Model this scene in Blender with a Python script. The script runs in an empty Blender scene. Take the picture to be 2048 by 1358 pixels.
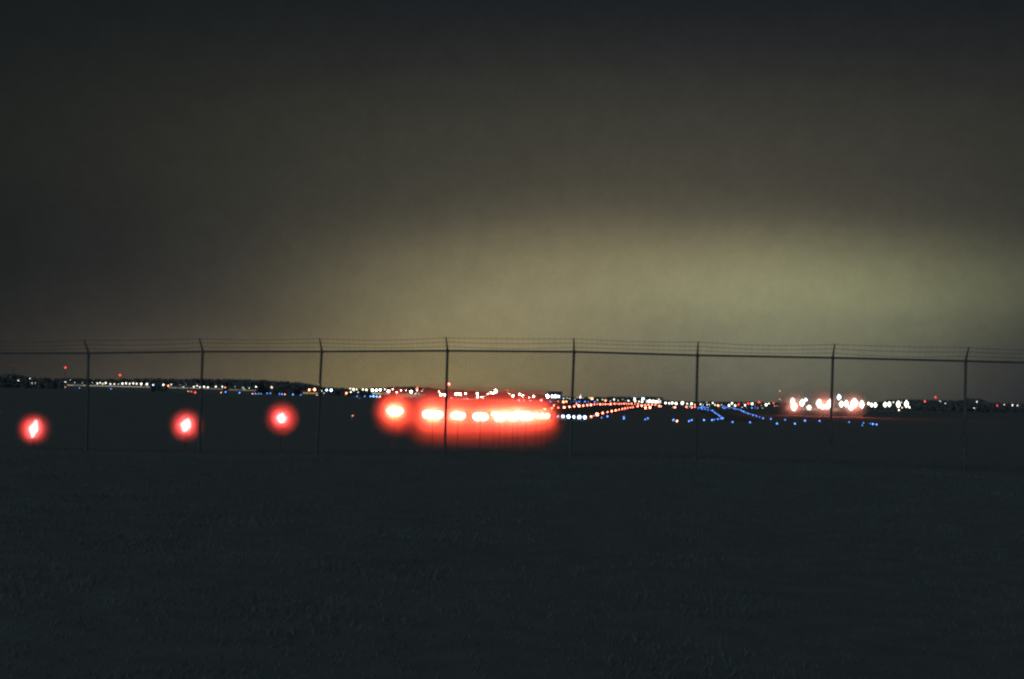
import bpy, math, random
from mathutils import Matrix, Vector
R = math.radians
random.seed(11)
scene = bpy.context.scene
C = scene.collection

# ------------------------------------------------------------------ camera
FPX = 2844.0                                   # focal length in photograph pixels (50 mm on a 36 mm frame)
EYE = Vector((0.0, 0.0, 1.7))
cam_data = bpy.data.cameras.new('camera')
cam_data.lens = 50.0
cam_data.sensor_width = 36.0
cam_data.clip_start = 0.1
cam_data.clip_end = 60000.0
cam = bpy.data.objects.new('camera', cam_data)
C.objects.link(cam)
ROT = Matrix.Rotation(R(90) + math.atan(115 / FPX), 4, 'X') @ Matrix.Rotation(math.atan(0.0245), 4, 'Z')
cam.matrix_world = Matrix.Translation(EYE) @ ROT
scene.camera = cam

# ------------------------------------------------------------------ render settings
scene.view_settings.view_transform = 'Standard'
scene.view_settings.look = 'None'
scene.view_settings.exposure = 0.0
scene.view_settings.gamma = 1.0
cy = scene.cycles
cy.use_denoising = True
cy.use_adaptive_sampling = False
cy.pixel_filter_type = 'BLACKMAN_HARRIS'
cy.filter_width = 2.4
cy.sample_clamp_indirect = 1.0
cy.max_bounces = 4
cy.volume_bounces = 0

# ------------------------------------------------------------------ world: a clear night sky with the glow of a town
SKY_BASE = (0.0085, 0.0112, 0.0122)
SKY_GLOW = [
    (11.9, 4.45, 8.3, 1.95, (0.162, 0.168, 0.08)),
    (-0.96, 3.22, 7.0, 2.36, (0.1854, 0.1587, 0.0737)),
    (7.15, 0.22, 19.14, 12.72, (0.0, 0.0, 0.0184)),
    (-3.01, 0.29, 7.0, 1.9, (0.2261, 0.1673, 0.0586)),
    (10.61, 1.26, 7.0, 2.25, (0.1421, 0.1368, 0.0784)),
    (5.32, 8.86, 18.84, 4.57, (0.049, 0.0434, 0.019)),
    (4.66, 5.67, 9.41, 2.06, (0.0961, 0.0773, 0.0362)),
    (-13.15, -1.5, 7.0, 4.24, (0.0723, 0.0578, 0.0365)),
]
world = bpy.data.worlds.new('World')
scene.world = world
world.use_nodes = True
world.cycles.sampling_method = 'MANUAL'
world.cycles.sample_map_resolution = 256
wt = world.node_tree
wt.nodes.clear()
def wn(kind, **kw):
    n = wt.nodes.new(kind)
    for k, v in kw.items():
        setattr(n, k, v)
    return n
def wmath(op, a, b=None):
    n = wn('ShaderNodeMath', operation=op)
    for i, v in enumerate((a, b)):
        if v is None:
            continue
        if isinstance(v, (int, float)):
            n.inputs[i].default_value = v
        else:
            wt.links.new(v, n.inputs[i])
    return n.outputs[0]
tc = wn('ShaderNodeTexCoord')
sep = wn('ShaderNodeSeparateXYZ')
wt.links.new(tc.outputs['Generated'], sep.inputs[0])
az = wmath('MULTIPLY', wmath('ARCTAN2', sep.outputs[0], sep.outputs[1]), 57.29578)
el = wmath('MULTIPLY', wmath('ARCSINE', sep.outputs[2]), 57.29578)
# thin drifting layers of cloud bend the edges of the glow
mp = wn('ShaderNodeMapping')
mp.inputs['Scale'].default_value = (3.0, 3.0, 16.0)
wt.links.new(tc.outputs['Generated'], mp.inputs['Vector'])
nz = wn('ShaderNodeTexNoise')
nz.inputs['Scale'].default_value = 1.6
nz.inputs['Detail'].default_value = 4.0
wt.links.new(mp.outputs[0], nz.inputs['Vector'])
wob = wmath('MULTIPLY', wmath('SUBTRACT', nz.outputs['Fac'], 0.5), 0.7)
el_w = wmath('ADD', el, wob)
def vec_scale(col, fac):
    n = wn('ShaderNodeVectorMath', operation='SCALE')
    n.inputs[0].default_value = col
    wt.links.new(fac, n.inputs['Scale'])
    return n.outputs[0]
def vec_add(a, b):
    n = wn('ShaderNodeVectorMath', operation='ADD')
    for i, v in enumerate((a, b)):
        if isinstance(v, tuple):
            n.inputs[i].default_value = v
        else:
            wt.links.new(v, n.inputs[i])
    return n.outputs[0]
total = SKY_BASE
for (a0, e0, sa, se, col) in SKY_GLOW:
    u = wmath('POWER', wmath('ABSOLUTE', wmath('DIVIDE', wmath('SUBTRACT', az, a0), sa)), 2.0)
    v = wmath('POWER', wmath('ABSOLUTE', wmath('DIVIDE', wmath('SUBTRACT', el_w, e0), se)), 2.0)
    g = wmath('EXPONENT', wmath('MULTIPLY', wmath('ADD', u, v), -1.0))
    total = vec_add(total, vec_scale(col, g))
# fine grainy mottle put into the sky colour
nf = wn('ShaderNodeTexNoise')
nf.inputs['Scale'].default_value = 55.0
nf.inputs['Detail'].default_value = 9.0
nf.inputs['Roughness'].default_value = 0.85
wt.links.new(tc.outputs['Generated'], nf.inputs['Vector'])
rag = wmath('ADD', 0.96, wmath('MULTIPLY', wmath('SUBTRACT', nf.outputs['Fac'], 0.5), 0.5))
rs = wn('ShaderNodeVectorMath', operation='SCALE')
wt.links.new(total, rs.inputs[0])
wt.links.new(rag, rs.inputs['Scale'])
total = rs.outputs[0]
bg1 = wn('ShaderNodeBackground')
wt.links.new(total, bg1.inputs['Color'])
bg1.inputs['Strength'].default_value = 1.0
sky = wn('ShaderNodeTexSky', sky_type='NISHITA')
sky.sun_disc = False
sky.sun_elevation = R(-12)
sky.sun_rotation = R(150)
bg2 = wn('ShaderNodeBackground')
wt.links.new(sky.outputs[0], bg2.inputs['Color'])
bg2.inputs['Strength'].default_value = 0.05
mix = wn('ShaderNodeAddShader')
wt.links.new(bg1.outputs[0], mix.inputs[0])
wt.links.new(bg2.outputs[0], mix.inputs[1])
wo = wn('ShaderNodeOutputWorld')
wt.links.new(mix.outputs[0], wo.inputs['Surface'])

# ------------------------------------------------------------------ added cool fill light from behind the camera, to lift the dark ground
sun = bpy.data.lights.new('fill_light', 'SUN')
sun.energy = 0.76
sun.angle = R(12)
sun.color = (0.62, 0.86, 1.0)
so = bpy.data.objects.new('fill_light', sun)
C.objects.link(so)
so.rotation_euler = (R(70), 0, R(-20))

# strength of the lamps' own light and of the added orange halo lights
K_SINGLE, K_MASS, K_FLOOD = 430.0, 3200.0, 75.0

# ------------------------------------------------------------------ helpers
def px_dir(px, py):
    return ROT.to_3x3() @ Vector(((px - 1024) / FPX, -(py - 679) / FPX, -1.0))
def at_depth(px, py, y):
    d = px_dir(px, py)
    return EYE + d * (y / d.y)
def yh(px):
    return 794 + 0.0245 * (px - 1024)
FIELD = EYE.z - 4.9                             # level of the airfield
def on_field(px, py, up=0.0):
    d = px_dir(px, py)
    return EYE + d * ((FIELD + up - EYE.z) / d.z)
def smooth(t):
    t = min(1.0, max(0.0, t))
    return t * t * (3 - 2 * t)
def ground_z(x, y):
    near = (0.25 + 0.009 * max(-16.0, min(0.0, x))) * smooth(y / 34.0)
    z = near + (FIELD - near) * smooth((y - 37.0) / 26.0)
    if y < 45:
        z += 0.05 * math.sin(x * 0.31 + y * 0.2) + 0.04 * math.sin(x * 0.11 - y * 0.37 + 1.0)
    return z

def mat(name, color, rough=0.8, metal=0.0, noise=None, bump=None):
    m = bpy.data.materials.new(name)
    m.use_nodes = True
    nt = m.node_tree
    b = nt.nodes['Principled BSDF']
    b.inputs['Base Color'].default_value = (*color, 1)
    b.inputs['Roughness'].default_value = rough
    b.inputs['Metallic'].default_value = metal
    if noise:
        scale, lo, hi = noise
        t = nt.nodes.new('ShaderNodeTexCoord')
        n = nt.nodes.new('ShaderNodeTexNoise')
        n.inputs['Scale'].default_value = scale
        n.inputs['Detail'].default_value = 6
        nt.links.new(t.outputs['Object'], n.inputs['Vector'])
        r = nt.nodes.new('ShaderNodeValToRGB')
        r.color_ramp.elements[0].position = 0.3
        r.color_ramp.elements[1].position = 0.7
        r.color_ramp.elements[0].color = (*[c * lo for c in color], 1)
        r.color_ramp.elements[1].color = (*[c * hi for c in color], 1)
        nt.links.new(n.outputs['Fac'], r.inputs['Fac'])
        nt.links.new(r.outputs['Color'], b.inputs['Base Color'])
        if bump:
            bp = nt.nodes.new('ShaderNodeBump')
            bp.inputs['Strength'].default_value = bump
            bp.inputs['Distance'].default_value = 0.05
            nt.links.new(n.outputs['Fac'], bp.inputs['Height'])
            nt.links.new(bp.outputs[0], b.inputs['Normal'])
    return m
_glow = {}
def glow(color, strength):
    key = (tuple(round(c, 3) for c in color), round(strength, 1))
    if key not in _glow:
        m = bpy.data.materials.new('lamp_and_strip_glow')  # serves the real lamps and the glowing strips on buildings
        m.use_nodes = True
        nt = m.node_tree
        b = nt.nodes['Principled BSDF']
        b.inputs['Base Color'].default_value = (0.1, 0.1, 0.1, 1)
        b.inputs['Emission Color'].default_value = (*color, 1)
        b.inputs['Emission Strength'].default_value = strength
        m.cycles.emission_sampling = 'NONE'
        _glow[key] = m
    return _glow[key]

M_METAL = mat('dark_steel', (0.05, 0.055, 0.055), 0.55, 0.0, (3.0, 0.7, 1.3))
M_BLACK = mat('black_paint', (0.012, 0.012, 0.013), 0.8, 0.0, (3.0, 0.8, 1.2))
M_FENCE = mat('weathered_steel', (0.058, 0.06, 0.06), 0.7, 0.0, (6.0, 0.7, 1.3))
M_GRASS = mat('night_grass', (0.112, 0.12, 0.115), 0.95, 0.0, (2.5, 0.85, 1.15), 0.12)
M_BLADE = mat('grass_blades', (0.085, 0.095, 0.085), 0.95, 0.0, (0.6, 0.75, 1.25))
M_ASPHALT = mat('asphalt', (0.05, 0.05, 0.052), 0.85, 0.0, (0.4, 0.8, 1.2))
M_WALL = mat('hangar_wall', (0.06, 0.06, 0.065), 0.8, 0.0, (0.3, 0.85, 1.15))
M_ROOF = mat('hangar_roof', (0.06, 0.065, 0.07), 0.7, 0.0, (0.3, 0.85, 1.15))
M_LEAF = mat('leaves', (0.11, 0.12, 0.12), 0.9, 0.0, (0.2, 0.6, 1.4))

class MB:
    """collects shapes; build() links them as one mesh object"""
    def __init__(self):
        self.v, self.f, self.mi = [], [], []
    def add(self, verts, faces, mi=0):
        o = len(self.v)
        self.v += [tuple(p) for p in verts]
        self.f += [tuple(i + o for i in q) for q in faces]
        self.mi += [mi] * len(faces)
    def box(self, c, s, mi=0):
        x, y, z = c
        a, b, d = s[0] / 2, s[1] / 2, s[2] / 2
        self.add([(x + i * a, y + j * b, z + k * d) for i in (-1, 1) for j in (-1, 1) for k in (-1, 1)],
                 [(0, 1, 3, 2), (4, 6, 7, 5), (0, 4, 5, 1), (2, 3, 7, 6), (0, 2, 6, 4), (1, 5, 7, 3)], mi)
    def tube(self, pts, rad, n=8, mi=0, cap=True):
        pts = [Vector(p) for p in pts]
        rads = rad if isinstance(rad, (list, tuple)) else [rad] * len(pts)
        vs, fs = [], []
        for i, p in enumerate(pts):
            t = (pts[min(i + 1, len(pts) - 1)] - pts[max(i - 1, 0)]).normalized()
            ref = Vector((0, 0, 1)) if abs(t.z) < 0.9 else Vector((1, 0, 0))
            a = t.cross(ref).normalized()
            b = t.cross(a)
            for k in range(n):
                w = 2 * math.pi * k / n
                vs.append(p + (a * math.cos(w) + b * math.sin(w)) * rads[i])
        for i in range(len(pts) - 1):
            for k in range(n):
                k2 = (k + 1) % n
                fs.append((i * n + k, i * n + k2, (i + 1) * n + k2, (i + 1) * n + k))
        if cap:
            fs.append(tuple(range(n)))
            fs.append(tuple((len(pts) - 1) * n + k for k in range(n)))
        self.add(vs, fs, mi)
    def lathe(self, c, prof, n=10, mi=0):
        """closed body of revolution about z through c; prof = [(radius, z), ...]"""
        c = Vector(c)
        vs, fs = [], []
        for r, z in prof:
            for k in range(n):
                w = 2 * math.pi * k / n
                vs.append(c + Vector((r * math.cos(w), r * math.sin(w), z)))
        for i in range(len(prof) - 1):
            for k in range(n):
                k2 = (k + 1) % n
                fs.append((i * n + k, i * n + k2, (i + 1) * n + k2, (i + 1) * n + k))
        fs.append(tuple(range(n)))
        fs.append(tuple((len(prof) - 1) * n + k for k in range(n)))
        self.add(vs, fs, mi)
    def ball(self, c, r, n=10, m=6, mi=0):
        rx, rz = (r, r) if isinstance(r, (int, float)) else r
        self.lathe(c, [(rx * max(0.02, math.sin(math.pi * i / m)), -rz * math.cos(math.pi * i / m)) for i in range(m + 1)], n, mi)
    def build(self, name, mats, parent=None, loc=None, smooth_=False):
        me = bpy.data.meshes.new(name)
        me.from_pydata(self.v, [], self.f)
        for m in (mats if isinstance(mats, (list, tuple)) else [mats]):
            me.materials.append(m)
        me.polygons.foreach_set('material_index', self.mi)
        if smooth_:
            me.polygons.foreach_set('use_smooth', [True] * len(self.f))
        me.update()
        o = bpy.data.objects.new(name, me)
        C.objects.link(o)
        if parent:
            o.parent = parent
        if loc is not None:
            o.location = loc
        return o
def tag(o, label=None, cat=None, group=None, kind=None):
    if label: o['label'] = label
    if cat: o['category'] = cat
    if group: o['group'] = group
    if kind: o['kind'] = kind
    return o
def empty(name, loc):
    o = bpy.data.objects.new(name, None)
    o.location = loc
    o.empty_display_size = 0.2
    C.objects.link(o)
    return o
ONES = 'zeroth first second third fourth fifth sixth seventh eighth ninth tenth eleventh twelfth thirteenth fourteenth fifteenth sixteenth seventeenth eighteenth nineteenth'.split()
TENS = {2: ('twenty', 'twentieth'), 3: ('thirty', 'thirtieth'), 4: ('forty', 'fortieth'), 5: ('fifty', 'fiftieth'), 6: ('sixty', 'sixtieth')}
def nth(n):
    if n < 20:
        return ONES[n]
    a, b = divmod(n, 10)
    return TENS[a][1] if b == 0 else TENS[a][0] + '-' + ONES[b]

# ------------------------------------------------------------------ ground, runway, taxiways
g = MB()
xs = sorted(set([-30000, -9000, -3000, -1000, -400, -160, -80] + list(range(-44, 45, 2)) + [80, 160, 400, 1000, 3000, 9000, 30000]))
ys = sorted(set([-400, -60, -20] + list(range(-10, 74, 2)) + [90, 130, 200, 400, 900, 2000, 5000, 12000, 40000]))
g.add([(x, y, ground_z(x, y)) for y in ys for x in xs],
      [(j * len(xs) + i, j * len(xs) + i + 1, (j + 1) * len(xs) + i + 1, (j + 1) * len(xs) + i) for j in range(len(ys) - 1) for i in range(len(xs) - 1)])
tag(g.build('ground', M_GRASS, smooth_=True), 'dark grass ground falling from the fence to the airfield', kind='structure')
# short rough grass on this side of the fence
gr = MB()
rg = random.Random(5)
yy = 6.0
while yy < 39.0:
    n_ = int((yy * 0.9 + 3.0) * 0.25 * 230)
    for _ in range(n_):
        x_, y_ = rg.uniform(-0.45, 0.45) * (yy + 3.4), yy + rg.uniform(0, 0.25)
        h_ = rg.uniform(0.02, 0.06) * (1.35 if math.sin(x_ * 1.7 + y_) * math.sin(y_ * 1.3 - x_ * 0.6) > 0.35 else 0.8)
        a_ = rg.uniform(0, math.pi)
        w_ = 0.0035 + 0.003 * rg.random()
        lx, ly = rg.gauss(0, 0.4) * h_, rg.gauss(0, 0.4) * h_
        z_ = ground_z(x_, y_) - 0.01
        gr.add([(x_ - w_ * math.cos(a_), y_ - w_ * math.sin(a_), z_), (x_ + w_ * math.cos(a_), y_ + w_ * math.sin(a_), z_), (x_ + lx, y_ + ly, z_ + h_)], [(0, 1, 2)])
    yy += 0.25
tag(gr.build('grass', M_BLADE), 'short rough dark grass on the near side of the fence', kind='stuff')
def strip(name, pts, label, z):
    s = MB()
    s.add([(p.x, p.y, FIELD + z) for p in pts], [tuple(range(len(pts)))])
    return tag(s.build(name, M_ASPHALT), label, kind='structure')
a, b, c, d = on_field(745, 830), on_field(1182, 834), on_field(1352, 806.8), on_field(1330, 806.2)
strip('runway', [a, b, c, d], 'dark asphalt runway between two rows of red lights', 0.02)
a, b, c, d = on_field(1440, 842), on_field(1530, 842), on_field(1400, 815), on_field(1385, 815)
strip('taxiway', [a, b, c, d], 'dark asphalt taxiway bordered by blue lights', 0.03)

# ------------------------------------------------------------------ the chain-link fence with barbed wire arms
FA = R(5.8)
FN = Vector((math.sin(FA), math.cos(FA), 0))    # fence normal, pointing away from the camera
FT = Vector((math.cos(FA), -math.sin(FA), 0))   # along the fence, to the right
FD = 34.3 * math.cos(FA)
def fence_pt(px, py):
    d = px_dir(px, py)
    return EYE + d * ((FD - FN.dot(EYE)) / FN.dot(d))
POSTS = [(-52, 706, -6), (177, 706, -3), (405.5, 703, -5), (643.5, 703, -7), (895, 701.5, -3.5), (1148, 703.5, -5), (1395, 710.5, -3), (1665.6, 715.5, -3.5), (1931.5, 722, -2.5), (2200, 729, -3)]
fence = empty('chain_link_fence', fence_pt(1024, 900))
tag(fence, 'tall chain link fence with outward barbed wire arms crossing the dark grass', 'fence')
base_loc = Vector(fence.location)
def rel(p):
    return Vector(p) - base_loc
tops, bots, tips = [], [], []
for (px, py, lean) in POSTS:
    t = fence_pt(px, py)
    down = fence_pt(px + lean, py + 130) - t
    k = (ground_z(t.x, t.y) - 0.25 - t.z) / down.z
    bt = t + down * k
    tip = t - down.normalized() * 0.31 - FN * 0.30
    tops.append(t); bots.append(bt); tips.append(tip)
    p = MB()
    p.tube([rel(bt), rel(t)], 0.031, 12)
    p.lathe(rel(t), [(0.036, -0.05), (0.036, 0.02), (0.024, 0.045)], 12)
    po = p.build('post', M_FENCE, fence, smooth_=False)
    a_ = MB()
    a_.tube([rel(t), rel(t + (tip - t) * 0.35 - FN * -0.02), rel(tip)], [0.024, 0.021, 0.014], 6)
    a_.build('barbed_wire_arm', M_FENCE, po)
r_ = MB()
r_.tube([rel(p - FN * 0.0) for p in tops], 0.025, 10)
r_.build('top_rail', M_FENCE, fence)
# three barbed strands, each sagging a little between its arms
for k, fr in enumerate((0.34, 0.66, 0.97)):
    w = MB()
    for i in range(len(tops) - 1):
        p0, p1 = tops[i].lerp(tips[i], fr), tops[i + 1].lerp(tips[i + 1], fr)
        pts = []
        for s in range(13):
            q = p0.lerp(p1, s / 12)
            q.z -= 0.05 * (0.6 + 0.4 * math.sin(i * 2.1 + k)) * math.sin(math.pi * s / 12)
            pts.append(rel(q))
        w.tube(pts, 0.0035, 4)
        for s in range(24):
            q = p0.lerp(p1, (s + 0.5) / 24)
            q.z -= 0.05 * (0.6 + 0.4 * math.sin(i * 2.1 + k)) * math.sin(math.pi * (s + 0.5) / 24)
            for sg in (-1, 1):
                w.tube([rel(q + Vector((-0.012, sg * 0.008, -0.018))), rel(q + Vector((0.012, -sg * 0.008, 0.018)))], 0.0028, 3)
    w.build('barbed_wire', M_FENCE, fence)
# chain-link fabric: wires woven both ways, one mesh, hung behind the posts
fab = MB()
for i in range(len(tops) - 1):
    t0, t1, b0, b1 = tops[i], tops[i + 1], bots[i], bots[i + 1]
    W = (t1 - t0).length
    H = ((t0.z - b0.z) + (t1.z - b1.z)) / 2 - 0.27
    step = 0.0775
    def at(u, v):
        f_ = u / W
        q = t0.lerp(t1, f_) + (b0.lerp(b1, f_) - t0.lerp(t1, f_)).normalized() * v
        return q + FN * 0.036
    for sg in (1, -1):
        k = -int(H / step) - 1
        while k * step < W + H:
            u0 = k * step
            # the line u = u0 + sg * v, kept inside the panel
            va, vb = 0.0, H
            if sg == 1:
                va, vb = max(va, -u0), min(vb, W - u0)
            else:
                va, vb = max(va, u0 - W), min(vb, u0)
            if vb - va > 0.02:
                fab.tube([rel(at(u0 + sg * va, va) + FN * 0.003 * sg), rel(at(u0 + sg * vb, vb) + FN * 0.003 * sg)], 0.0037, 3, cap=False)
            k += 1
fab.build('wire_mesh', M_FENCE, fence)

# ------------------------------------------------------------------ far woods along the horizon
def trees(label, prof, d0, seed, dens=4.2):
    rnd = random.Random(seed)
    t = MB()
    x = prof[0][0]
    org = at_depth((prof[0][0] + prof[-1][0]) / 2, yh(prof[0][0]), d0)
    org.z = FIELD
    while x < prof[-1][0]:
        for (xa, ya), (xb, yb) in zip(prof, prof[1:]):
            if xa <= x <= xb:
                ytop = ya + (yb - ya) * (x - xa) / (xb - xa)
        for row in range(2):
            d = d0 + rnd.uniform(-40, 40) + row * 60
            top = at_depth(x + rnd.uniform(-3, 3), ytop + rnd.choice((0, 0, 1, 2, 4)) * rnd.random(), d)
            h = top.z - FIELD
            if h < 1.5:
                continue
            w = h * rnd.uniform(0.26, 0.4)
            foot = Vector((top.x, d, FIELD)) - org
            t.tube([foot, foot + Vector((0, 0, h * 0.5))], [h * 0.03, h * 0.015], 5)
            for q in range(int(70 + h * 3)):
                while True:
                    p = Vector((rnd.uniform(-1, 1), rnd.uniform(-1, 1), rnd.uniform(-1, 1)))
                    if p.length < 1:
                        break
                p = foot + Vector((p.x * w, p.y * w, h * 0.53 + p.z * h * 0.47))
                s = h * rnd.uniform(0.05, 0.1)
                a = Vector((rnd.gauss(0, 1), rnd.gauss(0, 1), rnd.gauss(0, 1))).normalized() * s
                b = a.cross(Vector((rnd.gauss(0, 1), rnd.gauss(0, 1), rnd.gauss(0, 1))).normalized())
                t.add([p - a - b, p + a - b, p + a + b, p - a + b], [(0, 1, 2, 3)])
        x += dens * rnd.uniform(0.7, 1.3)
    tag(t.build('treeline', M_LEAF, loc=org), label, kind='stuff')
trees('dark wood along the horizon behind the white lamps left of the third post',
      [(-80, 752), (0, 751), (20, 747), (38, 750), (60, 754), (110, 757), (150, 756), (200, 758), (300, 757), (420, 758), (500, 759), (560, 762), (610, 766), (650, 774), (700, 777)], 2300, 1)
trees('low dark wood behind the lit hangars and the red glow',
      [(700, 778), (780, 774), (840, 773), (880, 778), (960, 783), (1040, 786), (1090, 790), (1170, 794), (1200, 793), (1250, 793), (1290, 796), (1340, 800)], 2600, 2)
trees('low dark trees behind the lamps right of the sixth post',
      [(1400, 802), (1500, 803), (1600, 805), (1700, 806), (1770, 803)], 2600, 3)
trees('dark clump of wood at the eighth post beside the bright apron',
      [(1765, 802), (1785, 799), (1820, 799), (1850, 799), (1880, 800), (1910, 800), (1940, 797), (1952, 796), (1966, 800), (1980, 805), (2048, 808), (2120, 810)], 1900, 4)

# ------------------------------------------------------------------ hangars and terminal with glowing strips that stand in for floodlit walls and apron
def building(name, cat, label, x0, x1, yt, yb, d, color, strength, segments, over=2.5, roof_h=0.8, deep=20.0):
    xm = (x0 + x1) / 2
    c = at_depth(xm, (yt + yb) / 2, d)
    w = (x1 - x0) * d / FPX
    zt, zb = at_depth(xm, yt, d).z, at_depth(xm, yb, d).z
    root = empty(name, (c.x, d, FIELD))
    tag(root, label, cat)
    ht = zt + over - FIELD
    m = MB()
    m.box((0, deep / 2, ht / 2), (w + 4, deep, ht))
    m.build('wall', M_WALL, root)
    m = MB()
    m.box((0, deep / 2, ht + roof_h / 2), (w + 6, deep + 2, roof_h))
    m.add([(-(w + 6) / 2, -1, ht + roof_h), ((w + 6) / 2, -1, ht + roof_h), ((w + 6) / 2, deep + 1, ht + roof_h), (-(w + 6) / 2, deep + 1, ht + roof_h), (-(w + 2) / 2, deep / 2, ht + roof_h + roof_h * 1.5), ((w + 2) / 2, deep / 2, ht + roof_h + roof_h * 1.5)],
          [(0, 1, 5, 4), (2, 3, 4, 5), (1, 2, 5), (3, 0, 4)])
    m.build('roof', M_ROOF, root)
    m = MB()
    pw = w / segments
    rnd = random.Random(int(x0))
    for k in range(segments):
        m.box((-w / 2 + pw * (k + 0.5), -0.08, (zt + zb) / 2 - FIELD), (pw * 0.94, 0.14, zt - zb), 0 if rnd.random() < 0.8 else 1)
    m.build('glow_strip', [glow(color, strength), glow(color, strength * 0.55)], root)  # emission put in where floodlight falls on walls and apron
    return root
building('hangar', 'hangar', 'long dark hangar with a thin glowing strip for lit apron beside the leftmost fence post', 134, 300, 771.4, 772.8, 1960, (1, 0.92, 0.62), 0.5, 22)
building('hangar', 'hangar', 'hangar with a thin glowing band just left of the second fence post', 338, 402, 775.2, 776.4, 1950, (1, 0.95, 0.7), 0.42, 12)
building('hangar', 'hangar', 'small hangar with a faint glowing band just right of the second fence post', 407, 446, 777, 778, 1950, (1, 0.9, 0.65), 0.35, 8)
building('hangar', 'hangar', 'faintly glowing shed under a few white lamps right of second post', 458, 512, 779.3, 781.2, 1950, (1, 0.85, 0.5), 0.2, 9)
building('hangar', 'hangar', 'low hangar with orange glowing front at the foot of the third post', 606, 636, 785.2, 787.2, 1900, (1, 0.55, 0.25), 0.6, 6)
building('hangar', 'hangar', 'hangar with a pale green glowing front above the leftmost white bar of light', 745, 781, 785.2, 789, 1800, (0.75, 0.95, 0.62), 0.62, 6)
building('hangar', 'hangar', 'wide hangar with a yellow glowing front left of the fourth fence post', 791, 851, 788, 793.8, 1800, (1, 0.78, 0.36), 0.78, 9)
building('hangar', 'hangar', 'tall white glowing hangar front touching the fourth fence post', 878, 894, 788, 797, 1800, (1, 0.93, 0.75), 0.9, 3)
building('terminal_building', 'terminal', 'terminal front glowing bluish white left of the fifth fence post', 1098, 1121, 789.8, 796, 1800, (0.72, 0.95, 1.0), 0.9, 4)
building('terminal_building', 'terminal', 'brightly glowing terminal front where the two runway light rows meet', 1292, 1322, 800.5, 806.5, 1900, (1, 0.97, 0.85), 1.3, 6)
building('terminal_building', 'terminal', 'terminal with dim brown glowing strip for lit apron under the row of white apron floodlights', 1572, 1682, 815, 821.5, 640, (1, 0.62, 0.34), 0.5, 16, over=0.5, roof_h=0.2, deep=5.0)

# ------------------------------------------------------------------ lamps
COL = {
    'W': ('white', (1.0, 0.97, 0.76), 3.2), 'C': ('bluish white', (0.66, 0.93, 1.25), 4.0), 'O': ('orange', (1.0, 0.27, 0.13), 8.0),
    'P': ('pink', (1.0, 0.55, 0.6), 3.0), 'R': ('red', (1.0, 0.05, 0.035), 2.4), 'B': ('blue', (0.14, 0.4, 1.4), 3.2), 'Y': ('yellowish', (1.0, 0.8, 0.42), 3.0),
    'E': ('red', (1.0, 0.17, 0.1), 15.0),
}
PX = [p[0] for p in POSTS[1:9]]
def bay(x, y):
    n = sum(1 for p in PX if p < x)
    if n == 0:
        return 'left of the first fence post'
    if n == 8:
        return 'right of the eighth fence post'
    return 'between the %s and %s fence posts' % (nth(n), nth(n + 1))
LAMPS = []                                     # (pixel x, pixel y, radius, colour, kind, depth or None for 'on the airfield')
def ground_lamp(loc, r, m, name):
    """a light that stands on the ground: base plate, short stem, dome"""
    k = MB()
    k.lathe((0, 0, 0), [(r * 0.9, -0.05), (r * 0.9, 0.06), (r * 0.3, 0.09), (r * 0.25, 0.35)], 8)
    k.ball((0, 0, 0.35 + r * 0.9), r, 10, 6, 1)
    return k.build(name, [M_METAL, m], loc=loc)
def pole_lamp(loc, h, r, m, name, tall=1.0):
    """a lamp on a pole: pole, short arm, cap over a glowing head"""
    k = MB()
    k.tube([(0, 0, 0), (0, 0, h * 0.6), (0, 0, h + r * tall)], [0.16, 0.12, 0.09], 6)
    k.box((0, -0.5 * r, h + r * tall * 1.02), (1.1 * r, 1.6 * r, 0.16 * r))
    k.ball((0, -0.4 * r - 0.1, h), (r, r * tall), 10, 6, 1)
    return k.build(name, [M_METAL, m], loc=loc)
def mast_lamp(loc, h, r, m, name):
    """a slim lattice-like mast with a red obstruction light on top"""
    k = MB()
    for i in range(3):
        w = 2 * math.pi * i / 3
        k.tube([(1.2 * math.cos(w), 1.2 * math.sin(w), 0), (0.2 * math.cos(w), 0.2 * math.sin(w), h - r)], 0.09, 4)
    for j in range(1, 9):
        f_ = j / 9
        q = 1.2 - f_
        pts = [(q * math.cos(2 * math.pi * i / 3), q * math.sin(2 * math.pi * i / 3), (h - r) * f_) for i in range(3)]
        for i in range(3):
            k.tube([pts[i], pts[(i + 1) % 3]], 0.05, 3, cap=False)
    k.lathe((0, 0, h - r), [(0.4, -0.3), (0.4, 0.0)], 8)
    k.ball((0, 0, h), (r, r * 1.15), 10, 6, 1)
    return k.build(name, [M_METAL, m], loc=loc)

def many(text, kind, depth=None):
    for tok in text.split():
        q = tok.split(',')
        LAMPS.append((float(q[0]), float(q[1]), float(q[2]), q[3] if len(q) > 3 else 'W', kind, float(q[4]) if len(q) > 4 else depth))
# white street and apron lamps, left to right
many('''37,761,2,W 60,757,1.4,W 64.5,766,1.4,W 70.5,766,1.2,W 131,764,1.6,W 131,774.5,1.2,O 141,760,1 150,765,1 165,766,1 185,765,1 195,767,2.4 200.5,765.5,1.8 206,767.5,2
211.5,766,2.6 221,768,1.9 229,768,1.8 237,768,1.8 245,767,2.8 252.5,766.5,2.6 260,767.5,2.6 267,767,2.7 273.5,767.5,2.6 283,768,3.1 294,768.5,3.1 306.5,770,2.4,C
327,769.5,2.6 337,771.5,2.2,O 342.5,769.5,2.2 360,770,1 367,774,1.4 372,769,1 388,773.5,2.4 394.5,771.5,2.1 400.5,774,2.5 408.5,773.5,2.6 416,774.5,2.2 432,773.5,2.3 445,773.5,2.2 450.5,775,1.6,O
470,773,1 486,775.5,1.8 489,779,1.6 498.5,776,1.8 512.5,773.5,2.4 543.5,774.5,2.7,Y''', 'street_lamp', 1850)
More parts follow.
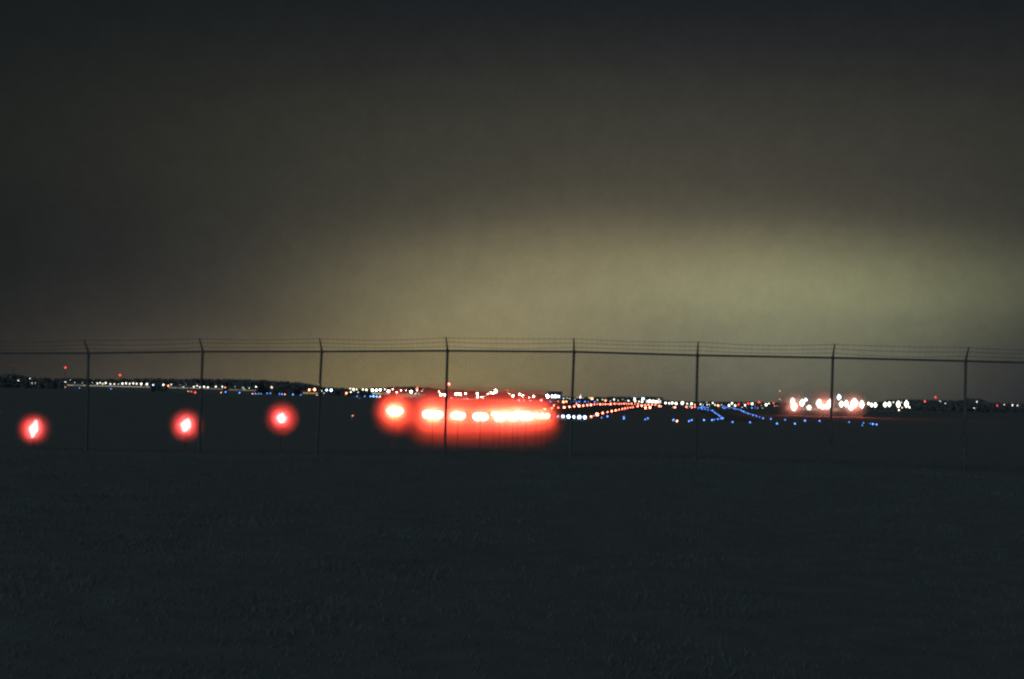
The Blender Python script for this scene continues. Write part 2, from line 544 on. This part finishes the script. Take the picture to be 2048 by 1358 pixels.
many('''618.5,779.5,3.4,O 629.5,779,4,O 637.5,768.5,1 643.5,782,1.9 648,786.5,1.3 653.5,780,3.2,C 662.5,780.5,4.2,C 693,786.5,3,O 701,777,2.2 707.5,779,3.4 713.5,779,2.2 702,784,2.6
716,784.5,1.8 726,779,2.7 733,779.5,3.1 745,780.5,3.4 752.5,780.5,2.8 760.5,779.5,2.7 769.5,778.5,1.3 777,783,4.2 786,778.5,1.9 793.5,784.5,2.2 802,781,2.2 812,780.5,1.3
822.5,783.5,4.2 834,780.5,1.6 844,782,1.4 831,787.5,1.4 838,787.5,1.4 878.5,783.5,1.6 881.5,790,3.6 889.5,790,3''', 'street_lamp', 1750)
many('''912,788.5,4.2 920.5,788.5,3.6 931,787,2.7 954.5,787.5,2.7 955,794,2.7 962,794,1.8 966.5,794,1.8 976,787.5,1.8 982.5,785.5,1.8 987,787.5,2.2 991.5,782,4 1018,787.5,1.3
1026,791.5,2.7 1039,788.5,2.7 1046,791.5,2.2 1058,795,1.4 1067,793,2.7 1095,792.5,4.6,C 1104.5,792.5,3.4,C 1111,792.5,3.4,C 1117,793,3.4,C''', 'street_lamp', 1750)
many('''1127,797,1.5,C 1134,796,1.2 1139.5,797,1.2 1146,795.5,1.3 1150,798.5,1 1154,795,1 1160.5,794.5,3.2,P 1161,790.5,1.7 1166.5,796.5,1 1179,796,1.8,Y 1184,797,3.4,O 1195,800,1.9 1205,799.5,1.8
1211,801,2.6,O 1221,801.5,1.4 1228,799,2.2 1236,801,1.4 1245,799,1.3 1251,801,1 1257,801.5,2.4 1269,797.5,3.3,C 1270,802,3.2 1278,803,2 1286,797.5,4.2,C 1284,803,3.4 1299,801.5,4 1306,802.5,4 1312.5,803.5,4 1317.5,798.5,1.7
1331,806,3.2 1338.5,806.5,3 1344.5,806,3.8 1352,807,4.2 1364.5,806,5 1374,807.5,2.6 1383,807.5,3.4 1391,809.5,3.4,O 1401,808.5,2 1406.5,809.5,1.4 1414,809.5,1.8 1413.5,805,1
1418.5,809.5,1.8 1425.5,806,2.2 1430,810,2.1 1436,811.5,3.4,O 1443,810,1.2 1458,810.5,3.4 1463.5,806.5,3 1470,811,3 1490,810.5,3 1504,807.5,3.4 1532,809.5,3.8 1537.5,807,2.1
1510,810.5,1.1,Y 1523,811,1.1,Y 1549,812,1.1 1554,811,1''', 'street_lamp', 1700)
many('''1880,802,1.7 1890.5,806.5,1.4 1953.5,803.5,1.7 1948,816,1.7 2008,809.5,1.4 2024.5,810.5,2.5 2034.5,811,1.6 1786.5,804.5,1.8 1802.5,804.5,1.4 1797.5,820,2.4 1803.5,815.5,1.7 1818.5,814.5,2.8 1559.5,782,1.2,O 1559.5,798.5,1.1,O''', 'street_lamp', 1500)
# red lights on masts and roofs
many('''131,735,3.1,R 240,750.5,3.4,R 27,731,1.2,R 834.5,776.5,3,R 898,768,2.8,R 1015,781,1.5,R''', 'obstruction_light', 2000)
many('''1477,809,3.2,R 1487.5,806.5,1.7,R 1496.5,807,3.2,R 1518,804.5,3.4,R 1547,806.5,2.7,R 1800,812,2,R 1849.5,802.5,3.2,R 1871,794.5,3,R 1994.5,811,2.3,R''', 'obstruction_light', 1650)
# marker lights on the airfield near the hangars; an added one stands for the third post's glint
many('''376.5,782.5,1.3,O,1500 383,783,1.3,O,1500 390.5,785,3.2,R,1500 442.5,785,1.5,O,1500 505,787.5,1.8,O,1500 570,788.5,1.8,O,1500 634,790,1.9,P,1500 760,793.5,1.6,O,1500 637.3,820,1.2,O 705,831.5,1.5,O
1237,831.5,1.2,R 1354,842,3.2,O 843,807.5,1.8,O 1188,831.5,1.3,C''', 'marker_light')
# the pale row along the near taxiway under the red glow
many('''857,796.5,1.3,P 868,797,1.3,P 903.5,797.5,2,P 917,797.5,1.5,P 926,798,1.5,P 935.5,798.5,2,P 945,799,2.2,W 955,798.5,2,P 967,799,1.8,P 975,799,1.2,P 987,799.5,1.7,P 996,799.5,1.1,P 1006,800,1.6,P 1012,800.5,1.1,P
1026,800,1.7,P 1038,801,2,P 1048,800,1.7,P 1061,801,1.9,P 1068,802,1.3,P 1074,802,1.2,P 1083,800,2.8,P 1117,803,1.8,O 1126.5,804,3.5,O 1132.5,803,2.7,O 805,795.2,1.3,P 812,795.4,1.3,P''', 'marker_light', 1600)
# blue taxiway lights
many('''159,776,1.4,B,1500 222,777.5,2,B,1500 451.5,784,2.3,B,1500 479,785.5,2,B,1500 511,787.3,2.1,B,1500 517,787.5,1.3,C,1500 523,787.5,1.7,B,1500 534.5,786.5,1.6,B,1500 541,786.5,1.7,B,1500 559,788,2,B,1500 564,788,2.2,B,1500
586,789,2.1,B,1500 601.5,789.5,1.8,B,1500 714,792.5,1.9,B,1500 729.5,792.5,1.9,B,1500 741,792.8,1.3,B,1500 747,792.5,1.9,B,1500 753.5,793,1.7,B,1500 823,795,1.2,B,1500 835,795.3,1.2,B,1500
1100.5,803.2,1.8,B,1500 1142,803.2,1.6,B,1500 1147.5,803.3,1.5,B,1500 1153,803.2,1.6,B,1500 1158.5,803.3,1.8,B,1500 1170,803.4,1.9,B,1500 1177,804,1.2,B,1500 1189.5,804.3,1.9,B,1500''', 'taxiway_light')
many('''1203,835.5,1.9,B 1215,832.8,2.6,B 1248,837,2.6,B 1247.5,833.8,2,B 1290.5,839,2.2,B 1295.5,836.6,2.1,B 1346.5,839.6,3,B 1378,842,2.4,B 1383.5,840,2.3,B 1408,840,2.6,B 1424,840,2.6,B 1428.5,839,2,B 1435.5,838,2.2,B
1442,837.2,2,B 1445.3,836.3,2.7,B 1442.3,833.8,1.8,B 1439.2,831.6,1.8,B 1436.6,829.7,1.8,B 1433.5,827.7,1.7,B 1430,825.8,1.8,B 1427.5,823.8,1.7,B 1425,821.3,2.2,B 1421.5,820.6,1.2,B 1416,820,1.6,B 1410,818.5,1.6,B 1404,817.8,1.7,B
1396,817.6,1.7,B 1465,844,2.3,B 1500,844.6,2.1,B 1554,847,2.7,B 1590,847.2,2.6,B 1526,836.4,2.1,B 1519.3,834.2,1.8,B 1512.3,832,2,B 1506.2,830,1.9,B 1500.8,828.2,1.6,B 1496,826.8,1.9,B 1491.2,825.2,1.5,B 1487,823,2,B 1483,821,1.7,B
1480,819.6,1.7,B 1476.3,818.3,1.7,B 1472,817.8,1.7,B 1468,817,1.7,B 1542.2,837.8,2.4,B 1570.3,839.3,2.1,B 1610,841.2,2.6,B 1639,842,2.4,B 1698.2,844.4,2.2,B 1726.8,845.8,1.8,B 1724.4,850.4,1.8,B 1740.3,847,1.6,B 1745.5,847.7,2.8,B 1753,848.8,2.4,B''', 'taxiway_light')
many('''1397.5,815.3,1.6,B 1402,815,2,B 1404.5,812.8,1.8,B 1408.5,814.8,1.7,B 1413,815.2,1.7,B 1416.5,815.2,1.5,B 1445,815,1.7,B 1448.5,816.2,1.8,B 1452,815,1.7,B 1455,814.2,1.4,B 1458.5,815.8,1.7,B 1463.5,815.2,1.6,B 1447,812,1.5,B
1484,814.7,1.2,C 1493,815,1.1,C 1503.5,815.8,1.9,B 1511,816,1.1,B 1515.5,816,1.2,C 1525,816.3,1.2,C 1317,816,1.7,C 1346,814.5,1.5,C 1361,816.4,1.7,C 1380,813,1.5,C 1380.5,817.2,1.5,C''', 'taxiway_light', 1100)
# the two rows of runway edge lights and the row across its near end
LEFT = '''982.5,815.5,3.2 1006.5,816,3.3 1030,817,2.6 1037,816.2,1.7 1054,818,3.6 1073.5,819.5,1.3 1089.5,818.2,2.9 1103.5,817.3,3.1 1108,811,2 1116.5,815.6,2.7 1128.5,814.8,3.6 1139.2,813.6,3.1 1148.5,812.6,2.6 1153.2,808,1.8 1158,811.6,3.9
1166.5,811.2,3 1174.3,810.4,2.8 1181.7,809.6,3.1 1188.5,809,1.9 1194.5,808.4,1.4 1200.5,808.6,2.3 1206,808.4,1.5 1211,808.3,1.9 1216,808.4,1.9 1221.3,808.2,2.9 1229,807.5,2.1 1234,807.8,1.4 1238.5,807.5,1.7 1243,807.7,1.7 1248,807.5,1.9
1253,807.4,1.7 1258,807.6,1.7 1263.5,807.5,2 1270,807.8,1.5 1276,807.9,1.8'''
RIGHT = '''1182.3,833.2,3.2 1194.3,828.6,5 1205.2,825.8,3.1 1215,824,1.9 1223.4,822.4,2.8 1231.2,820.6,2.7 1238.2,819.3,2.4 1244.4,818,2.3 1250.3,816.7,2 1255.4,815.6,1.8 1261,815,1.6 1266,814.4,1.9 1275.5,812.3,2.6 1283.4,811.4,2.9
1291,815.5,3.6 1300,815,3.4 1290.5,810.5,2 1297,810,2 1304,809.6,2 1311,809.8,1.8 1318.5,812,2.4 1322,812.8,1.7 1350,815,2.7 1373,814,2.7 1384,815,2 1390,814,2'''
for t_ in LEFT.split():
    q = t_.split(','); LAMPS.append((float(q[0]), float(q[1]), float(q[2]), 'E', 'left_edge', None))
for t_ in RIGHT.split():
    q = t_.split(','); LAMPS.append((float(q[0]), float(q[1]), float(q[2]), 'E', 'right_edge', None))
many('1115.5,833,2.9,C 1126,832.8,4.4,C 1137,833.2,5,C 1147.5,834,3.6,C 1158.5,834.2,5.2,C 1169.5,834.6,4.7,C', 'threshold_light')

KIND = {   # kind: (object name, words, category, group)
    'street_lamp': ('street_lamp', 'lamp far across the airfield', 'lamp', 'far lamps along the horizon'),
    'obstruction_light': ('obstruction_light', 'obstruction light on a mast', 'light', 'red obstruction lights'),
    'marker_light': ('marker_light', 'marker light low on the airfield', 'light', 'marker lights on the airfield'),
    'taxiway_light': ('taxiway_light', 'taxiway light', 'light', 'taxiway lights'),
    'left_edge': ('runway_edge_light', '', 'light', 'runway edge lights'),
    'right_edge': ('runway_edge_light', '', 'light', 'runway edge lights'),
    'threshold_light': ('threshold_light', '', 'light', 'threshold lights'),
}
SIZE = ''
count = {}
for (x, y, r, c, kind, d) in sorted(LAMPS, key=lambda q: (q[0], q[1])):
    name, words, cat, grp = KIND[kind]
    cname, col, s = COL[c]
    s = s * 1.4 * (0.35 + 0.65 * min(1.4, r / 2.6))
    if c == 'R' and r < 1.6:
        s *= 0.25
    if d is None:
        dd = min(2600.0, FPX * (4.9 - 0.6) / max(0.5, y - yh(x)))
    else:
        dd = d
    if 735 < x < 1112 and y < 822:              # these shine through the red halo volume
        s *= (60.0 if y > 803 else 20.0) if 850 < x < 1100 else 5.0
    p = at_depth(x, y, dd)
    rw = 0.52 * r * dd / FPX * (1.3 if kind == 'threshold_light' else 1.0)
    if kind in ('left_edge', 'right_edge', 'threshold_light', 'taxiway_light') or (kind == 'marker_light' and p.z < FIELD + 2.2):
        o = ground_lamp(Vector((p.x, p.y, p.z - 0.35 - rw * 0.9)), rw, glow(col, s), name)
        gap = p.z - 0.35 - rw * 0.9 - FIELD
        if gap > 0.06:                          # a stem down to the ground
            for v in o.data.vertices:
                if v.co.z < -0.01:
                    v.co.z = -gap - 0.05
    elif kind == 'obstruction_light':
        o = mast_lamp(Vector((p.x, p.y, FIELD)), p.z - FIELD, rw, glow(col, s), name)
    else:
        o = pole_lamp(Vector((p.x, p.y, FIELD)), p.z - FIELD, rw, glow(col, s), name, 1.15)
    if kind == 'left_edge':
        n = count[kind] = count.get(kind, 0) + 1
        label = 'red runway edge light, %s of the upper runway row counting from the left' % nth(n)
    elif kind == 'right_edge':
        n = count[kind] = count.get(kind, 0) + 1
        label = 'red runway edge light, %s of the lower runway row counting from the left' % nth(n)
    elif kind == 'threshold_light':
        n = count[kind] = count.get(kind, 0) + 1
        label = 'bluish white threshold light, %s of the six in a row at the fifth fence post' % nth(n)
    else:
        key = (kind, cname, bay(x, y))
        n = count[key] = count.get(key, 0) + 1
        b_ = bay(x, y).replace('between the', 'between').replace('left of the', 'left of').replace('right of the', 'right of').replace(' fence posts', ' posts')
        w_ = {'street_lamp': 'lamp on a far pole', 'obstruction_light': 'light on a mast', 'marker_light': 'low marker light', 'taxiway_light': 'taxiway light'}[kind]
        label = '%s %s, %s from the left %s' % (cname, w_, nth(n), b_)
    tag(o, label, cat, grp)

# ------------------------------------------------------------------ added scattering volumes that make the halos of the strongest lamps
def halo_volume(label, c, rad, density, power=2.0, seg=None):
    """a patch of ground mist, thickest at its middle; it only scatters the light of the lamps inside it.
    seg = half length of its straight middle, in radii, along its own x axis"""
    m = bpy.data.materials.new('halo_volume')
    m.use_nodes = True
    nt = m.node_tree
    nt.nodes.clear()
    out = nt.nodes.new('ShaderNodeOutputMaterial')
    pv = nt.nodes.new('ShaderNodeVolumePrincipled')
    pv.inputs['Color'].default_value = (0.95, 0.95, 0.95, 1)
    pv.inputs['Anisotropy'].default_value = 0.55
    t = nt.nodes.new('ShaderNodeTexCoord')
    vec = t.outputs['Object']
    def mth(op, a, b=None):
        n = nt.nodes.new('ShaderNodeMath')
        n.operation = op
        for i, v in enumerate((a, b)):
            if v is None: continue
            if isinstance(v, (int, float)): n.inputs[i].default_value = v
            else: nt.links.new(v, n.inputs[i])
        return n.outputs[0]
    if seg:
        sp = nt.nodes.new('ShaderNodeSeparateXYZ')
        nt.links.new(vec, sp.inputs[0])
        ex = mth('MAXIMUM', mth('SUBTRACT', mth('ABSOLUTE', sp.outputs[0]), seg), 0.0)
        cb = nt.nodes.new('ShaderNodeCombineXYZ')
        nt.links.new(ex, cb.inputs[0]); nt.links.new(sp.outputs[1], cb.inputs[1]); nt.links.new(sp.outputs[2], cb.inputs[2])
        vec = cb.outputs[0]
    ln = nt.nodes.new('ShaderNodeVectorMath')
    ln.operation = 'LENGTH'
    nt.links.new(vec, ln.inputs[0])
    fall = mth('POWER', mth('MAXIMUM', mth('SUBTRACT', 1.0, ln.outputs['Value']), 0.0), power)
    nt.links.new(mth('MULTIPLY', fall, density), pv.inputs['Density'])
    nt.links.new(pv.outputs[0], out.inputs['Volume'])
    m.cycles.volume_sampling = 'MULTIPLE_IMPORTANCE'
    k = MB()
    n, mm, sg = 20, 10, seg or 0.0
    k.ball((0, 0, 0), 1.0, n, mm)
    k.v = [(x + (sg if x > 1e-4 else -sg if x < -1e-4 else 0.0), y, z) for (x, y, z) in k.v]
    o = k.build('halo_volume', m, loc=c)
    o.scale = (rad, rad, rad)
    tag(o, label, kind='stuff')
    return o
def point(parent, loc, color, power, rad=0.05):
    l = bpy.data.lights.new('lamp_light', 'POINT')
    l.color = color
    l.energy = power
    l.shadow_soft_size = rad
    o = bpy.data.objects.new('lamp_light', l)
    C.objects.link(o)
    o.parent = parent
    o.location = loc
    return o

RED = (1.0, 0.045, 0.04)
MASS = (1.0, 0.056, 0.021)
# three single red lights on stands, left
for (x, y, d, tilt, w, h, label) in ((68.5, 858, 70, 0.22, 7.5, 17, 'red approach light on a stand, nearest and leftmost, with diamond shaped white core'),
                               (372.5, 850.5, 78, 0.3, 9, 14, 'red approach light on a stand at the second fence post'),
                               (563.5, 836.5, 92, 0.1, 9, 10, 'red approach light on a stand left of the third fence post')):
    p = at_depth(x, y, d)
    gz = ground_z(p.x, p.y)
    sc = d / FPX
    root = empty('approach_light', (p.x, p.y, gz))
    tag(root, label, 'light', 'red approach lights on stands')
    hh = p.z - gz
    m = MB()
    m.lathe((0, 0, 0), [(0.16, -0.1), (0.16, 0.03), (0.05, 0.06), (0.035, hh - 1.15 * h * sc)], 10)
    m.build('stand', M_BLACK, root)
    m = MB()
    m.lathe((0, 0, 0), [(0.03, -1.0 * h * sc), (w * sc * 0.55, -0.45 * h * sc), (w * sc * 0.95, 0.0), (w * sc * 0.6, 0.42 * h * sc), (0.015, 1.0 * h * sc)], 12)
    le = m.build('lens', glow((1.0, 0.14, 0.13), 60.0), root, (0, 0, hh), True)
    le.rotation_euler = (0, tilt, 0)
    m = MB()
    m.lathe((0, 0, 0), [(0.05, -0.1), (0.11, -0.06), (0.11, 0.02)], 10)
    m.build('housing', M_METAL, root, (0, 0, hh - 1.0 * h * sc))
    rm = 40 * sc
    point(root, (0, -w * sc - 0.02, hh), RED, K_SINGLE * rm * rm)
    halo_volume('added halo volume lit red by the %s single approach light' % {68: 'leftmost', 372: 'second', 563: 'third'}[int(x)], p, rm, 10.0 / rm)

# the rows of white-hot barrettes in the middle
BARS = [(790, 822, 16, 7.2, 107), (865.5, 829, 20, 8.6, 107), (916, 831, 14, 7.2, 107), (961, 833.5, 15, 8.4, 107), (988, 828, 4, 4, 108), (1000, 834, 11, 8.6, 108), (1012, 828, 3, 3, 108), (1026, 833.5, 10.5, 8.8, 108),
        (1035, 824.5, 3, 3, 108), (1052, 832, 14, 8.8, 108), (1073, 831, 5, 4.6, 108), (1084, 831.5, 4.6, 4.6, 108), (1095, 832, 4.3, 4.3, 108)]
for i, (x, y, hw, hh, d) in enumerate(BARS):
    p = at_depth(x, y, d)
    sc = d / FPX
    root = empty('approach_light', (p.x, p.y, FIELD))
    wide = hw > 8
    tag(root, ('wide bar of white-hot approach lamps in red glow, %s from the left of the row' if wide else 'small white-hot approach lamp in red glow, %s from the left of the row') % nth(i + 1), 'light', 'approach light bars in the red glow')
    H = p.z - FIELD
    m = MB()
    rr = hh * sc * 0.8
    W = max(0.0, (hw - hh * 0.8) * sc)
    if wide:
        m = MB()
        m.tube([(0, 0.1, 0), (0, 0.1, H - rr)], 0.02, 8)
        m.build('leg', M_BLACK, root)
        m = MB()
        m.box((0, 0.1, H - rr), (2 * W + 0.5, 0.06, 0.06))
        m.build('crossbar', M_BLACK, root)
        nl = 5
        for k in range(nl):
            lx = -W + 2 * W * k / (nl - 1)
            m = MB()
            m.lathe((lx, 0.1, H - rr), [(0.05, 0.03), (0.05, rr * 0.35), (0.1, rr * 0.55)], 8)
            m.ball((lx, 0, H), rr, 12, 8, 1)
            m.build('lamp', [M_METAL, glow((1.0, 0.13, 0.09), 70.0)], root, smooth_=True)
            if k == 2:
                point(root, (lx, -rr - 0.03, H), MASS, K_MASS * (hw / 15) ** 0.5 * (0.24 if x > 990 else 0.9))
    else:
        m.tube([(0, 0.1, 0), (0, 0.1, H - rr * 0.6)], 0.014, 8)
        m.build('leg', M_BLACK, root)
        m = MB()
        m.lathe((0, 0, H - rr), [(0.04, -0.05), (0.07, 0.0), (0.1, rr * 0.5)], 8)
        m.ball((0, 0, H), rr * 1.1, 12, 8, 1)
        m.build('lamp', [M_METAL, glow((1.0, 0.13, 0.09), 70.0)], root, smooth_=True)
        point(root, (0, -rr * 1.1 - 0.03, H), MASS, K_MASS * 0.15)
pa, pb = at_depth(858, 832, 107.6), at_depth(1070, 836, 108.4)
rm = 70 * 111 / FPX
ax = pb - pa
mo = halo_volume('long added halo volume lit red around the row of white-hot approach lamps', (pa + pb) / 2 + Vector((0, 0.3 * rm, 0)), rm, 9.0 / rm, 1.7, seg=ax.length / 2 / rm)
mo.rotation_euler = (0, -math.asin(ax.z / ax.length), math.atan2(ax.y, ax.x))

pl = at_depth(790, 823, 107) + Vector((0, 0.6, 0))
halo_volume('smaller added halo volume lit red around the leftmost bar of white-hot lamps', pl, 58 * 108 / FPX, 9.0 / (58 * 108 / FPX), 1.7)

# apron floodlights on the right, tall flares of white light over the apron
FLOOD = '''1585,803,4.2,8 1588,813,6,10 1604,806,4.8,8 1611.5,799.5,3,3.4,C 1618,815,4.4,5 1638,807,5.4,9.5 1646,814,4.6,5 1655,813.5,4.6,5 1659.5,806.5,5.4,9 1678,794.5,3.8,6,C 1682.5,808.5,4.2,7 1692.5,807.5,4.2,7.5 1708.5,806,6.4,10.5 1702,815,5.6,6
1723.5,809,4.8,9 1737,807.5,2.6,3.2 1743,810,2.6,4.4 1750.5,810,3.2,5 1770,809,3.4,5.6 1778.5,808.5,3.4,5.6 1796.5,808.5,3.8,7.4 1812.5,808,4,7.6'''
fl = []
for i, t_ in enumerate(FLOOD.split()):
    q = t_.split(',')
    x, y, w, h = map(float, q[:4])
    w *= 1.22
    c = q[4] if len(q) > 4 else 'W'
    d = 600.0 if x < 1730 else 1500.0
    p = at_depth(x, y, d)
    sc = d / FPX
    root = empty('apron_floodlight', (p.x, p.y, FIELD))
    H = p.z - FIELD
    m = MB()
    m.tube([(0, 0.1, 0), (0, 0.1, H - h * sc * 0.5)], [0.14, 0.08], 8)
    m.build('mast', M_METAL, root)
    m = MB()
    m.lathe((0, 0, 0), [(0.05, -h * sc * 0.95), (w * sc * 0.62, -h * sc * 0.45), (w * sc * 0.85, 0), (w * sc * 0.6, h * sc * 0.5), (0.04, h * sc * 0.95)], 12)
    m.build('lamp_head', glow((1.0, 0.96, 0.8) if c == 'W' else (0.75, 0.95, 1.2), 5.0), root, (0, 0, H), True)
    fl.append((x, i, root, H, w, d))
    n = i + 1
    tag(root, '%s floodlight on a mast, %s from the left of the bright apron row' % ('tall white' if h > 6.5 else 'bluish white' if c == 'C' else 'small white', nth(n)), 'floodlight', 'apron floodlights')
HALO_ORANGE = (1.0, 0.11, 0.05)  # tint of added lights that colour the halos; the floodlights are white
for (x, y, rpx, k, label) in ((1588, 811, 42, 1.0, 'added halo volume glowing orange around the leftmost apron floodlights'), (1649, 810, 44, 1.0, 'added halo volume glowing orange around the floodlights at the seventh fence post'), (1708, 811, 42, 1.5, 'added halo volume glowing orange around the brightest floodlight right of the seventh post')):
    p = at_depth(x, y, 597)
    rm = rpx * 600 / FPX
    near = min(fl, key=lambda q: abs(q[0] - x))
    o = point(near[2], (0, 0, 0), HALO_ORANGE, K_FLOOD * k * rm * rm, 0.3)
    o.location = p - near[2].location + Vector((0, -near[4] * near[5] / FPX, 0))
    halo_volume(label, p + Vector((0, 0.4 * rm, 0)), rm, 2.6 / rm)
